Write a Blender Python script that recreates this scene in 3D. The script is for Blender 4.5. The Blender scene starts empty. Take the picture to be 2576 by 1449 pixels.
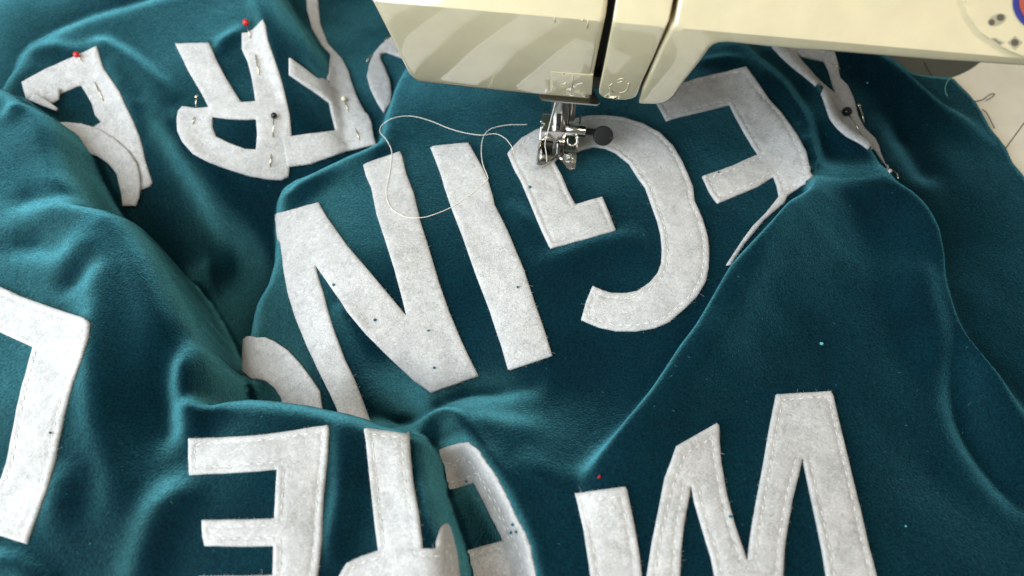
import bpy, bmesh, math, random
import numpy as np
from mathutils import Vector
from mathutils.geometry import delaunay_2d_cdt
from mathutils.bvhtree import BVHTree
rnd = random.Random(7)
S = 0.01                      # lengths below are in centimetres, the scene is in metres
scene = bpy.context.scene
col = scene.collection

# ------------------------------------------------------------------ camera
LENS, PITCH, DIST = 26.0, math.radians(58), 34.0
IW, IH = 2576.0, 1449.0
FPX = LENS / 36.0 * IW
FWD = np.array([0, math.cos(PITCH), -math.sin(PITCH)])
UPV = np.array([0, math.sin(PITCH), math.cos(PITCH)])
RGT = np.array([1.0, 0, 0])
CAM = -FWD * DIST
cd = bpy.data.cameras.new('camera'); cam = bpy.data.objects.new('camera', cd); col.objects.link(cam)
cam.location = Vector(CAM * S); cam.rotation_euler = (math.pi / 2 - PITCH, 0, 0)
cd.lens = LENS; cd.sensor_width = 36; cd.clip_start = 0.005; cd.clip_end = 50
cd.dof.use_dof = True; cd.dof.focus_distance = 0.335; cd.dof.aperture_fstop = 7.0
scene.camera = cam

# ------------------------------------------------------------------ light of the room
w = bpy.data.worlds.new('World'); scene.world = w; w.use_nodes = True
bg = w.node_tree.nodes['Background']; bg.inputs[0].default_value = (1.0, 0.90, 0.74, 1); bg.inputs[1].default_value = 0.22
def area(name, loc, target, size, power, colr, sizey=None):
    l = bpy.data.lights.new(name, 'AREA'); l.energy = power; l.color = colr; l.size = size
    if sizey: l.shape = 'RECTANGLE'; l.size_y = sizey
    o = bpy.data.objects.new(name, l); col.objects.link(o)
    o.location = Vector(loc) * S
    o.rotation_euler = (Vector(target) - Vector(loc)).to_track_quat('-Z', 'Y').to_euler()
    return o
area('window_light', (-64, -28, 46), (-10, 2, 0), 0.95, 16.5, (0.86, 0.95, 1.0), 0.9)
area('ceiling_lamp', (35, -45, 150), (8, 5, 0), 0.5, 11.0, (1.0, 0.87, 0.68))
vs = scene.view_settings
vs.view_transform = 'Standard'; vs.look = 'None'; vs.exposure = 0.0; vs.gamma = 1.0; vs.use_curve_mapping = False
scene.render.resolution_x = 1024; scene.render.resolution_y = 576

# ------------------------------------------------------------------ helpers
def rays(p):
    p = np.asarray(p, float).reshape(-1, 2)
    return FWD * FPX + np.outer(p[:, 0] - IW / 2, RGT) + np.outer(IH / 2 - p[:, 1], UPV)
def un(x, y, z):                              # where the line of sight through a point of the photo meets height z
    d = rays((x, y))[0]; return CAM + d * ((z - CAM[2]) / d[2])
def unl(pts, z): return np.array([un(x, y, z)[:2] for x, y in pts])
def zm(x0, y0, pts, w=1300.0):                # zoomed-view coordinates -> photo coordinates (2576 wide)
    k = w / 2576.0 * 0.670833
    return [(x0 * 0.670833 + a * k, y0 * 0.670833 + b * k) for a, b in pts]
def ZA(p): return zm(0, 0, p)
def ZB(p): return zm(1300, 0, p)
def ZC(p): return zm(2540, 0, p)
def ZD(p): return zm(0, 700, p)
def ZE(p): return zm(0, 1429, p)
def ZF(p): return zm(1300, 1429, p)
def ZG(p): return zm(2540, 1429, p)
def ZH(p): return zm(1300, 700, p)
def ZI(p): return zm(2540, 700, p)
def ZJ(p): return zm(2000, 0, p, 800.0)
def ZK(p): return zm(1300, 0, p, 800.0)
def ZL(p): return [(3300 * 0.670833 + a * 0.1852, b * 0.1852) for a, b in p]

def link(name, me, mat=None, parent=None, smooth=True):
    o = bpy.data.objects.new(name, me); col.objects.link(o)
    if mat: me.materials.append(mat)
    if smooth:
        me.polygons.foreach_set('use_smooth', [True] * len(me.polygons))
    if parent: o.parent = parent
    return o
def mesh(name, verts, faces, mat=None, parent=None, smooth=True):
    me = bpy.data.meshes.new(name)
    me.from_pydata([tuple(np.asarray(v) * S) for v in verts], [], faces); me.update()
    return link(name, me, mat, parent, smooth)
def thing(name, label, cat, group=None):
    o = bpy.data.objects.new(name, None); col.objects.link(o); o.empty_display_size = 0.01
    return tag(o, label, cat, group)
def tag(o, label, cat, group=None):
    o['label'] = label; o['category'] = cat
    if group: o['group'] = group
    return o
def bm_obj(name, bm, mat, parent=None, smooth=True):
    me = bpy.data.meshes.new(name); bm.normal_update()
    for v in bm.verts: v.co *= S
    bm.to_mesh(me); bm.free(); return link(name, me, mat, parent, smooth)
def auto(o, deg=35):
    o.data.set_sharp_from_angle(angle=math.radians(deg)); return o
def tube(pts, r, seg=6, cap=True):
    """verts, faces of a tube along points; r a number or one per point"""
    P = [Vector(p) for p in pts]; n = len(P); R = r if hasattr(r, '__len__') else [r] * n
    vs_, fs = [], []; prev = None
    for i in range(n):
        t = (P[min(i + 1, n - 1)] - P[max(i - 1, 0)]).normalized()
        if prev is None:
            a = t.orthogonal().normalized()
        else:
            a = (prev - t * prev.dot(t)).normalized()
        prev = a; b = t.cross(a)
        for k in range(seg):
            q = 2 * math.pi * k / seg
            vs_.append(P[i] + (a * math.cos(q) + b * math.sin(q)) * R[i])
    for i in range(n - 1):
        for k in range(seg):
            fs.append((i * seg + k, i * seg + (k + 1) % seg, (i + 1) * seg + (k + 1) % seg, (i + 1) * seg + k))
    if cap:
        fs.append(tuple(range(seg - 1, -1, -1))); fs.append(tuple(range((n - 1) * seg, n * seg)))
    return vs_, fs
def tube_obj(name, pts, r, mat, parent=None, seg=8): 
    v, f = tube(pts, r, seg); return mesh(name, v, f, mat, parent)
def catmull(pts, n=6):
    P = [np.array(p, float) for p in pts]; out = []
    for i in range(len(P) - 1):
        p0, p1, p2, p3 = P[max(i - 1, 0)], P[i], P[i + 1], P[min(i + 2, len(P) - 1)]
        for k in range(n):
            t = k / n
            out.append(0.5 * (2 * p1 + (p2 - p0) * t + (2 * p0 - 5 * p1 + 4 * p2 - p3) * t * t + (3 * p1 - p0 - 3 * p2 + p3) * t ** 3))
    out.append(P[-1]); return out

# ------------------------------------------------------------------ materials
def newmat(name):
    m = bpy.data.materials.new(name); m.use_nodes = True; nt = m.node_tree
    return m, nt, nt.nodes['Principled BSDF']
def nd(nt, t, **kw):
    n = nt.nodes.new(t)
    for k, v in kw.items(): setattr(n, k, v)
    return n
def noise(nt, scale, detail=4, rough=0.55, dist=0.0, vec=None):
    n = nd(nt, 'ShaderNodeTexNoise'); n.inputs['Scale'].default_value = scale; n.inputs['Detail'].default_value = detail
    n.inputs['Roughness'].default_value = rough; n.inputs['Distortion'].default_value = dist
    if vec: nt.links.new(vec, n.inputs['Vector'])
    return n
def ramp(nt, src, stops):
    r = nd(nt, 'ShaderNodeValToRGB'); e = r.color_ramp.elements
    while len(e) < len(stops): e.new(0.5)
    for i, (p, c) in enumerate(stops): e[i].position = p; e[i].color = (*c, 1)
    nt.links.new(src, r.inputs[0]); return r
def bump(nt, src, strength, dist, prev=None):
    b = nd(nt, 'ShaderNodeBump'); b.inputs['Strength'].default_value = strength; b.inputs['Distance'].default_value = dist
    nt.links.new(src, b.inputs['Height'])
    if prev: nt.links.new(prev.outputs[0], b.inputs['Normal'])
    return b
def velvet():
    m, nt, p = newmat('teal_velvet'); L = nt.links.new
    tc = nd(nt, 'ShaderNodeTexCoord').outputs['Object']
    big = noise(nt, 28, 3, 0.5, 0.4, tc); fine = noise(nt, 1100, 2, 0.6, 0, tc); mid = noise(nt, 260, 3, 0.65, 0, tc)
    c = ramp(nt, big.outputs[0], [(0.35, (0.0005, 0.013, 0.022)), (0.65, (0.0008, 0.019, 0.030))])
    mx = nd(nt, 'ShaderNodeMix', data_type='RGBA', blend_type='MULTIPLY'); mx.inputs[0].default_value = 0.75
    f = ramp(nt, fine.outputs[0], [(0.30, (0.35, 0.35, 0.35)), (0.72, (1.6, 1.6, 1.6))])
    L(c.outputs[0], mx.inputs[6]); L(f.outputs[0], mx.inputs[7]); L(mx.outputs[2], p.inputs['Base Color'])
    p.inputs['Roughness'].default_value = 0.85; p.inputs['Specular IOR Level'].default_value = 0.06
    b1 = bump(nt, mid.outputs[0], 0.25, 0.0006); b2 = bump(nt, fine.outputs[0], 0.55, 0.0004, b1)
    L(b2.outputs[0], p.inputs['Normal'])
    sh = nd(nt, 'ShaderNodeBsdfSheen'); sh.distribution = 'ASHIKHMIN'; sh.inputs['Roughness'].default_value = 0.50
    s2 = nd(nt, 'ShaderNodeMix', data_type='RGBA', blend_type='MULTIPLY'); s2.inputs[0].default_value = 0.6
    nap = noise(nt, 75, 5, 0.65, 0.8, tc); nr = ramp(nt, nap.outputs[0], [(0.30, (0.078, 0.315, 0.385)), (0.70, (0.115, 0.43, 0.51))])
    L(nr.outputs[0], s2.inputs[6]); L(f.outputs[0], s2.inputs[7]); L(s2.outputs[2], sh.inputs['Color'])
    # the pile is combed to one side, so its sheen is that of a surface leaning that way
    lean = nd(nt, 'ShaderNodeVectorMath', operation='ADD'); L(b2.outputs[0], lean.inputs[0]); lean.inputs[1].default_value = (-0.28, -0.05, 0.0)
    nz = nd(nt, 'ShaderNodeVectorMath', operation='NORMALIZE'); L(lean.outputs[0], nz.inputs[0]); L(nz.outputs[0], sh.inputs['Normal'])
    ad = nd(nt, 'ShaderNodeAddShader'); L(p.outputs[0], ad.inputs[0]); L(sh.outputs[0], ad.inputs[1])
    L(ad.outputs[0], nt.nodes['Material Output'].inputs['Surface']); return m
def felt(name, lo, hi):
    m, nt, p = newmat(name); L = nt.links.new
    tc = nd(nt, 'ShaderNodeTexCoord').outputs['Object']
    a = noise(nt, 620, 4, 0.7, 1.6, tc); b = noise(nt, 110, 3, 0.6, 0.6, tc); f = noise(nt, 1700, 2, 0.6, 2.5, tc)
    ad = nd(nt, 'ShaderNodeMath', operation='MULTIPLY_ADD'); L(a.outputs[0], ad.inputs[0]); ad.inputs[1].default_value = 0.70
    s = nd(nt, 'ShaderNodeMath', operation='MULTIPLY'); L(b.outputs[0], s.inputs[0]); s.inputs[1].default_value = 0.30; L(s.outputs[0], ad.inputs[2])
    c = ramp(nt, ad.outputs[0], [(0.34, lo), (0.62, hi)]); L(c.outputs[0], p.inputs['Base Color'])
    p.inputs['Roughness'].default_value = 0.95; p.inputs['Specular IOR Level'].default_value = 0.1
    p.inputs['Sheen Weight'].default_value = 0.25; p.inputs['Sheen Roughness'].default_value = 0.5
    b1 = bump(nt, a.outputs[0], 0.5, 0.0006); b2 = bump(nt, f.outputs[0], 0.5, 0.0003, b1); L(b2.outputs[0], p.inputs['Normal'])
    return m
def plain(name, c, rough=0.5, metal=0.0, spec=0.5, bumpy=0.0, scale=300, coat=0.0):
    m, nt, p = newmat(name); L = nt.links.new
    tc = nd(nt, 'ShaderNodeTexCoord').outputs['Object']
    n = noise(nt, scale, 4, 0.6, 0, tc)
    k = ramp(nt, n.outputs[0], [(0.3, tuple(x * 0.93 for x in c)), (0.7, tuple(min(1, x * 1.04) for x in c))])
    L(k.outputs[0], p.inputs['Base Color'])
    p.inputs['Roughness'].default_value = rough; p.inputs['Metallic'].default_value = metal; p.inputs['Specular IOR Level'].default_value = spec
    p.inputs['Coat Weight'].default_value = coat; p.inputs['Coat Roughness'].default_value = 0.02; p.inputs['Coat IOR'].default_value = 1.6
    if bumpy:
        b = bump(nt, n.outputs[0], bumpy, 0.0004); L(b.outputs[0], p.inputs['Normal'])
    return m
M = dict(
    velvet=velvet(), felt=felt('white_felt', (0.34, 0.345, 0.35), (0.63, 0.635, 0.64)),
    fuzz=plain('felt_fibre', (0.72, 0.71, 0.70), 0.9), thread=plain('white_thread', (0.82, 0.78, 0.70), 0.7),
    stitch=plain('stitch_thread', (0.74, 0.72, 0.70), 0.7),
    cream=plain('cream_enamel', (0.66, 0.585, 0.39), 0.14, 0, 0.6, 0.0, 60, 1.0),
    cream2=plain('cream_bed_enamel', (0.84, 0.82, 0.72), 0.25, 0, 0.5, 0.02, 60, 0.3),
    black=plain('black_slot', (0.012, 0.012, 0.012), 0.6), chrome=plain('polished_steel', (0.70, 0.69, 0.67), 0.12, 1.0),
    steel=plain('brushed_steel', (0.45, 0.45, 0.44), 0.3, 1.0), darksteel=plain('dark_steel', (0.10, 0.10, 0.10), 0.35, 1.0),
    blackmetal=plain('blackened_metal', (0.010, 0.011, 0.012), 0.5, 0.0, 0.25, 0.1, 900),
    red=plain('red_glass', (0.62, 0.02, 0.02), 0.15), pinblack=plain('black_glass', (0.008, 0.008, 0.008), 0.15),
    pinwhite=plain('cream_glass', (0.78, 0.74, 0.55), 0.2), pinmetal=plain('pin_steel', (0.75, 0.66, 0.50), 0.22, 1.0),
    dark=plain('dark_grey_plastic', (0.075, 0.082, 0.072), 0.5), table=plain('table_top', (0.16, 0.12, 0.08), 0.5),
    lint=plain('teal_lint', (0.01, 0.13, 0.17), 0.9), navy=plain('navy_thread', (0.01, 0.03, 0.05), 0.8),
    paleteal=plain('pale_teal_fibre', (0.12, 0.40, 0.42), 0.9), redlint=plain('red_lint', (0.30, 0.01, 0.02), 0.9),
    blue=plain('blue_ring', (0.03, 0.035, 0.22), 0.4), dialred=plain('red_button', (0.38, 0.08, 0.05), 0.4),
    icon=plain('grey_print', (0.10, 0.085, 0.06), 0.5), oval=plain('oval_print', (0.36, 0.33, 0.24), 0.5),
)

# ------------------------------------------------------------------ the folded velvet: a height over the table
def tps(ctrl):
    X = np.array([un(a, b, z)[:2] for a, b, z in ctrl]); Z = np.array([c[2] for c in ctrl], float)
    def U(r2): return np.where(r2 > 1e-9, r2 * np.log(np.maximum(r2, 1e-9)), 0)
    n = len(X); K = U(((X[:, None] - X[None]) ** 2).sum(-1)) + np.eye(n) * 3.0
    P = np.c_[np.ones(n), X]; A = np.zeros((n + 3, n + 3)); A[:n, :n] = K; A[:n, n:] = P; A[n:, :n] = P.T
    s = np.linalg.solve(A, np.r_[Z, 0, 0, 0])
    lo, hi = Z.min() - 0.5, Z.max() + 0.6
    def f(x, y):
        q = np.stack([x, y], -1); o = s[n] + s[n + 1] * x + s[n + 2] * y
        for i in range(n): o = o + s[i] * U(((q - X[i]) ** 2).sum(-1))
        return np.clip(o, lo, hi)
    return f
def polydist(x, y, P, closed):
    """distance to a polyline, side (+ right of travel), and position along it in 0..n"""
    best = np.full(x.shape, 1e9); side = np.zeros(x.shape); par = np.zeros(x.shape)
    n = len(P); m = n if closed else n - 1
    for i in range(m):
        a = P[i]; b = P[(i + 1) % n]; d = b - a; L2 = max((d * d).sum(), 1e-9)
        t = np.clip(((x - a[0]) * d[0] + (y - a[1]) * d[1]) / L2, 0, 1)
        ex = x - a[0] - d[0] * t; ey = y - a[1] - d[1] * t; r = ex * ex + ey * ey
        k = r < best
        best = np.where(k, r, best); par = np.where(k, i + t, par)
        side = np.where(k, np.sign(d[1] * (x - a[0]) - d[0] * (y - a[1])), side)
    return np.sqrt(best), side, par
def inside(x, y, P):
    c = np.zeros(x.shape, bool); n = len(P)
    for i in range(n):
        a = P[i]; b = P[(i + 1) % n]
        if a[1] == b[1]: continue
        k = ((a[1] > y) != (b[1] > y)) & (x < (b[0] - a[0]) * (y - a[1]) / (b[1] - a[1]) + a[0])
        c ^= k
    return c
def prof(t):
    t = np.clip(t, 0, 1); return np.sqrt(np.maximum(0, 1 - (1 - t) ** 2))
def resamp(pts, n=5):
    return np.array(catmull(pts, n))
class Ridge:
    """a soft crest along a line; wl / wr are its widths left and right of the direction of travel"""
    def __init__(s, pts, amp, wl, wr, z=0.0, lean=0.0):
        s.P = np.array(catmull(unl(pts, z), 4)); s.amp = amp; s.wl = wl; s.wr = wr; s.n = len(s.P) - 1; s.lean = None
        if lean:                                       # crest bends over towards the right (+) or left (-) of travel
            d = s.P[-1] - s.P[0]; d /= np.linalg.norm(d); s.lean = np.array([d[1], -d[0]]) * lean
            u = np.linspace(0, 1, len(s.P)); a = np.interp(u, np.linspace(0, 1, len(amp)), amp)
            s.P = s.P - s.lean * a[:, None] * 1.12
    def __call__(s, x, y):
        m = 3.0 * max(s.wl, s.wr); lo, hi = s.P.min(0) - m, s.P.max(0) + m
        k = (x > lo[0]) & (x < hi[0]) & (y > lo[1]) & (y < hi[1]); o = np.zeros(x.shape)
        if k.any(): o[k] = s.part(x[k], y[k])
        return o
    def part(s, x, y):
        d, sd, par = polydist(x, y, s.P, False)
        w_ = np.where(sd > 0, s.wr, s.wl); u = par / s.n
        a = np.interp(u, np.linspace(0, 1, len(s.amp)), s.amp) if hasattr(s.amp, '__len__') else s.amp
        return a * np.exp(-(d / w_) ** 2)
class Layer:
    """a sheet lying over the others, its border rolled under"""
    def __init__(s, pts, zs, ctrl, r, drop):
        s.P = unl(pts, zs) if not hasattr(zs, '__len__') else np.array([un(p[0], p[1], q)[:2] for p, q in zip(pts, zs)])
        s.top = tps(ctrl); s.r = r; s.drop = drop; s.ridges = []
    def __call__(s, x, y):
        d, _, _ = polydist(x, y, s.P, True); i = inside(x, y, s.P)
        z = s.top(x, y)
        for q in s.ridges: z = z + q(x, y)
        return np.where(i, z - s.drop * (1 - prof(d / s.r)), -99.0)

base_top = tps([(0, 60, -4.5), (150, 10, -4.5), (0, -60, -1.0), (300, -60, -3.5), (400, -250, 2), (700, -120, -3), (900, -200, 0), (900, -60, -2.5), (800, 60, -2.8), (900, 200, -2.2), (850, 330, -2.2), (740, 440, -3.6), (230, 250, -2),
                (560, 750, -6.5), (600, 560, -5.4), (420, 560, -5.2), (560, 1000, -6.5), (300, 400, -3.0), (1000, 1050, -5), (1100, 1200, -4.0),
                (1600, 700, -5), (2500, 700, -5), (2500, 100, -4), (1600, 100, -4)])
# back sheet that carries the pinned letters
back = Layer([(-300, 330), (-60, 230), (7, 176), (27, 142), (61, 112), (135, 78), (237, 44), (339, 20), (416, 0), (560, -40), (690, -60), (728, 0), (779, 68), (826, 128), (850, 175),
              (890, 300), (960, 420), (800, 640), (620, 900), (560, 1050), (300, 900), (-300, 800)], -0.6,
             [(20, 190, 0.0), (135, 100, 0.2), (300, 60, 0.4), (500, 20, 0.5), (680, 20, 0.6), (760, 90, 0.2), (830, 200, -1.2), (600, 200, 0.0), (450, 200, 0.0),
              (250, 220, -0.6), (650, 330, -0.8), (500, 330, -0.8), (330, 330, -1.3), (330, 480, -2.8), (560, 480, -2.6), (740, 430, -2.4), (560, 620, -5.2), (620, 800, -6.2), (450, 600, -5.0),
              (560, 950, -6.6), (-100, 300, -1.5), (860, 350, -1.8), (-100, 600, -4)], 2.2, 3.0)
back.ridges = [Ridge(ZA([(700, 400), (820, 410), (1000, 500), (1200, 660), (1340, 780)]), [0.1, 0.5, 0.5, 0.35, 0.0], 0.45, 1.0, -0.5),
               Ridge(ZA([(860, 560), (920, 700), (1000, 850), (1060, 980)]), [0, 0.3, 0.4, 0.0], 0.5, 0.5, -1),
               Ridge(ZA([(1100, 890), (1300, 1080), (1500, 1380), (1600, 1520)]), [0.1, 0.6, 0.6, 0.2], 1.0, 0.5, -2),
               Ridge(ZA([(1920, 20), (1980, 180), (2060, 420), (2140, 650), (2190, 900)]), [0.7, 0.7, 0.6, 0.45, 0.1], 1.1, 0.5, 0),
               Ridge(ZA([(1620, 450), (1700, 360), (1790, 300)]), [0.0, 0.35, 0.2], 0.5, 0.4, 0),
               Ridge(ZA([(200, 400), (420, 380), (620, 430)]), [0.0, 0.3, 0.1], 0.6, 0.5, 0),
               Ridge(ZD([(1500, 0), (1700, 160), (1900, 330), (2010, 480)]), [0.3, 0.5, 0.5, 0.2], 0.8, 0.8, -4),
               Ridge(ZD([(1300, 560), (1500, 530), (1700, 480)]), [0.0, 0.5, 0.0], 0.8, 0.8, -4.5),
               Ridge(ZA([(2280, 560), (2420, 700), (2520, 900)]), [0.0, 0.35, 0.2], 0.4, 0.5, -1.5)]
# the part stretched over the machine bed and everything to the right of it
hill = Layer([(600, 1100), (532, 960), (548, 880), (562, 835), (582, 774), (602, 727), (636, 690), (655, 640), (662, 560), (662, 495), (674, 450), (732, 420), (779, 413), (830, 392), (872, 377), (905, 369), (940, 364),
              (951, 322), (963, 271), (980, 210), (1007, 149), (1040, 60), (1060, -140), (1100, -400), (3600, -400), (3600, 2100), (500, 2100)], -1.2,
             [(1390, 420, 0.0), (1390, 250, 0.0), (1200, 300, 0.0), (1040, 250, -0.4), (1000, 380, -0.3), (1000, 480, 0.0), (800, 480, -0.6), (720, 520, -0.9), (720, 650, -1.0), (700, 800, -1.5), (640, 900, -2.6),
              (850, 650, 0.2), (1000, 700, 0.3), (900, 850, -0.5), (800, 900, -1.2), (950, 960, -1.5), (1085, 970, -1.4), (880, 1030, -2.6), (700, 980, -3.2), (1200, 600, 0.2), (1300, 850, -0.3), (1280, 930, -0.9),
              (1500, 600, 0.1), (1600, 800, -0.2), (1700, 500, 0.0), (1800, 300, 0.0), (1900, 200, -0.2), (1450, 960, -1.0), (1250, 985, -1.7), (1150, 1000, -2.2), (1160, 1050, -0.7), (1300, 1100, 0.0), (1500, 1100, -0.2), (1350, 1300, 0.6),
              (1500, 1350, 0.7), (1750, 1000, -0.3), (1900, 1250, 0.6), (1800, 1450, 0.9), (2100, 1100, 0.0), (2150, 700, -0.2), (2100, 1449, 0.6), (2350, 1200, -0.6), (2450, 1400, 0.0), (2280, 800, -0.4), (2400, 1000, -0.6),
              (2500, 600, -1.1), (2480, 400, -1.1), (2380, 240, -1.1), (2300, 350, -0.9), (2200, 250, -0.4), (2050, 150, -0.2), (2560, 900, -0.9), (2000, -50, -1.1), (2300, 50, -1.2), (1400, 0, -0.5), (1100, 0, -1.2)], 1.3, 3.4)
hill.ridges = [
    # big diagonal tube from the right E down to the lower I
    Ridge(ZC([(1040, 1240)]) + ZI([(980, 0), (800, 140), (650, 315), (500, 470), (370, 610), (290, 740), (200, 900), (100, 1060), (0, 1190)]) + ZF([(2270, 30), (2100, 250), (1950, 450), (1830, 640), (1730, 800)]),
          [0.9, 1.6, 2.0, 2.1, 2.1, 2.0, 2.0, 1.9, 1.9, 1.8, 1.7, 1.5, 1.2, 0.8, 0.1], 1.6, 0.8, 1.3, 0.75),
    Ridge(ZI([(990, 200), (900, 430), (760, 720), (620, 1000), (500, 1230), (320, 1420)]) + ZG([(150, 250)]), [0.0, 0.25, 0.3, 0.3, 0.3, 0.2, 0], 0.5, 0.35, 0.8),
    Ridge(ZI([(830, 170), (720, 330), (640, 470)]), [0.0, 0.2, 0.0], 0.4, 0.4, 1.5),
    # right-hand tube
    Ridge(ZC([(1330, 1000), (1450, 1150), (1560, 1280)]) + ZI([(1620, 0), (1750, 80), (1850, 180), (1930, 310), (1980, 460), (2010, 620), (2060, 780), (2130, 950), (2220, 1110), (2330, 1260), (2460, 1400)]) + ZG([(2576, 100), (2800, 380)]),
          [0.3, 0.8, 1.2, 1.4, 1.5, 1.6, 1.6, 1.6, 1.6, 1.6, 1.5, 1.4, 1.2, 1.0, 0.8, 0.6], 0.8, 1.2, 0.7, -0.45),
    Ridge(ZI([(1700, 420), (1790, 640), (1860, 880), (1960, 1120), (2080, 1440)]) + ZG([(2230, 330), (2400, 620), (2576, 860)]), [0, -0.7, -0.9, -0.9, -0.9, -0.8, -0.6, -0.3], 0.6, 0.6, -0.2),
    # crest right of E and the one under the far letter
    Ridge(ZC([(470, 330), (560, 430), (700, 570), (830, 720), (920, 880), (990, 1060), (1030, 1220)]), [0.8, 0.8, 0.9, 0.9, 0.9, 0.9, 0.7], 0.55, 1.3, 0.5),
    Ridge(ZC([(560, 660), (700, 800), (820, 960), (900, 1120)]), [0.0, -0.4, -0.4, 0.0], 0.5, 0.5, -0.2),
    Ridge(ZC([(760, 340), (950, 560), (1080, 700), (1150, 880), (1260, 1000), (1400, 1080)]), [0.7, 0.9, 1.0, 1.0, 0.9, 0.6], 0.5, 1.0, 0.6),
    Ridge(ZC([(1280, 360), (1450, 435), (1600, 515), (1800, 640), (1980, 740), (2150, 800), (2300, 870)]), [0.9, 1.0, 1.0, 0.9, 0.7, 0.45, 0.1], 0.5, 1.2, 0.0),
    Ridge(ZC([(1560, 800), (1700, 1000), (1850, 1250)]), [0.0, -0.5, -0.4], 0.9, 0.9, -0.8),
    Ridge(ZC([(210, 440), (330, 455), (460, 500)]), [0.2, 0.3, 0.1], 0.25, 0.4, 0.0),
    # left border of the hill and stretch folds
    Ridge(ZB([(420, 420), (340, 620), (285, 800), (250, 980), (240, 1080)]), [0.3, 0.5, 0.5, 0.5, 0.3], 0.5, 0.8, -0.3),
    Ridge(ZD([(2060, 20), (2130, 60), (2250, -20), (2420, -120)]), [0.2, 0.5, 0.5, 0.2], 0.5, 0.6, -0.6),
    Ridge(ZH([(1350, 640), (1560, 560), (1800, 470), (2050, 400), (2200, 330)]), [0.0, 0.22, 0.25, 0.2, 0.0], 0.6, 0.7, 0.1),
    Ridge(ZH([(1200, 120), (1320, 260), (1420, 420)]), [0.0, 0.2, 0.0], 0.4, 0.4, 0.1),
    Ridge(ZH([(0, 1010), (60, 1080), (150, 1230), (250, 1350)]), [0.3, 0.35, 0.2, 0.0], 0.4, 0.4, -1.0),
    Ridge(ZF([(520, 330), (600, 225), (690, 200), (780, 225), (860, 330), (960, 520), (1080, 700), (1200, 900), (1300, 1110), (1380, 1330)]), [0.4, 0.8, 0.9, 0.8, 0.6, 0.4, 0.4, 0.3, 0.3, 0.2], 0.55, 0.55, -0.3),
    Ridge(ZF([(800, 170), (1000, 250), (1250, 330), (1500, 350)]), [0.1, 0.3, 0.2, 0.0], 0.45, 0.7, -0.3),
    Ridge(ZF([(700, 60), (900, 20), (1150, 40), (1500, 60)]), [-0.9, -1.0, -0.8, 0.0], 0.5, 0.6, -1.6),
    Ridge(ZF([(1250, 560), (1400, 690), (1640, 780)]), [0.0, 0.25, 0.2], 0.7, 0.6, 0.1),
]
# the big fold lying over everything at the lower left
front = Layer([(-500, 260), (-120, 195), (0, 192), (34, 198), (68, 214), (112, 238), (142, 256), (162, 295), (172, 346), (190, 394), (215, 446), (236, 472), (290, 490), (340, 515), (366, 551), (406, 615), (443, 690), (471, 754),
               (501, 812), (525, 849), (537, 893), (542, 957), (542, 990), (554, 990), (577, 982), (626, 972), (677, 973), (779, 983), (872, 1000), (923, 1014), (974, 1034), (1030, 1046), (1074, 1066), (1098, 1100),
               (1098, 1145), (1104, 1200), (1117, 1236), (1134, 1284), (1154, 1341), (1167, 1389), (1178, 1449), (1204, 1560), (1260, 2000), (-900, 2000)],
              [0.9] * 4 + [1.2] * 6 + [1.5] * 10 + [1.2, 0.7, 0.3, 0.1, 0.1, 0.1, 0.2, 0.3, 0.4, 0.4, 0.4, 0.4, 0.4] + [0.2] * 11,
              [(0, 300, 1.3), (100, 320, 1.5), (150, 420, 1.3), (50, 480, 0.9), (200, 600, 1.8), (300, 600, 2.1), (400, 700, 2.2), (450, 800, 2.0), (500, 900, 1.7), (300, 800, 2.0), (100, 700, 1.3), (50, 900, 1.2), (200, 1000, 1.7), (340, 950, 1.5),
               (480, 1000, 1.2), (430, 1090, 0.6), (600, 1060, 0.9), (650, 1200, 1.3), (800, 1080, 1.1), (900, 1100, 1.2), (1000, 1120, 1.2), (1040, 1200, 1.2), (900, 1250, 0.8), (1050, 1400, 1.5), (860, 1420, 1.0), (700, 1400, 1.4), (500, 1350, 1.2), (300, 1300, 1.2),
               (100, 1250, 1.2), (50, 1400, 1.0), (200, 1440, 0.9), (-200, 600, 0.8), (-200, 1200, 1.0)], 1.6, 4.6)
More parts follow.
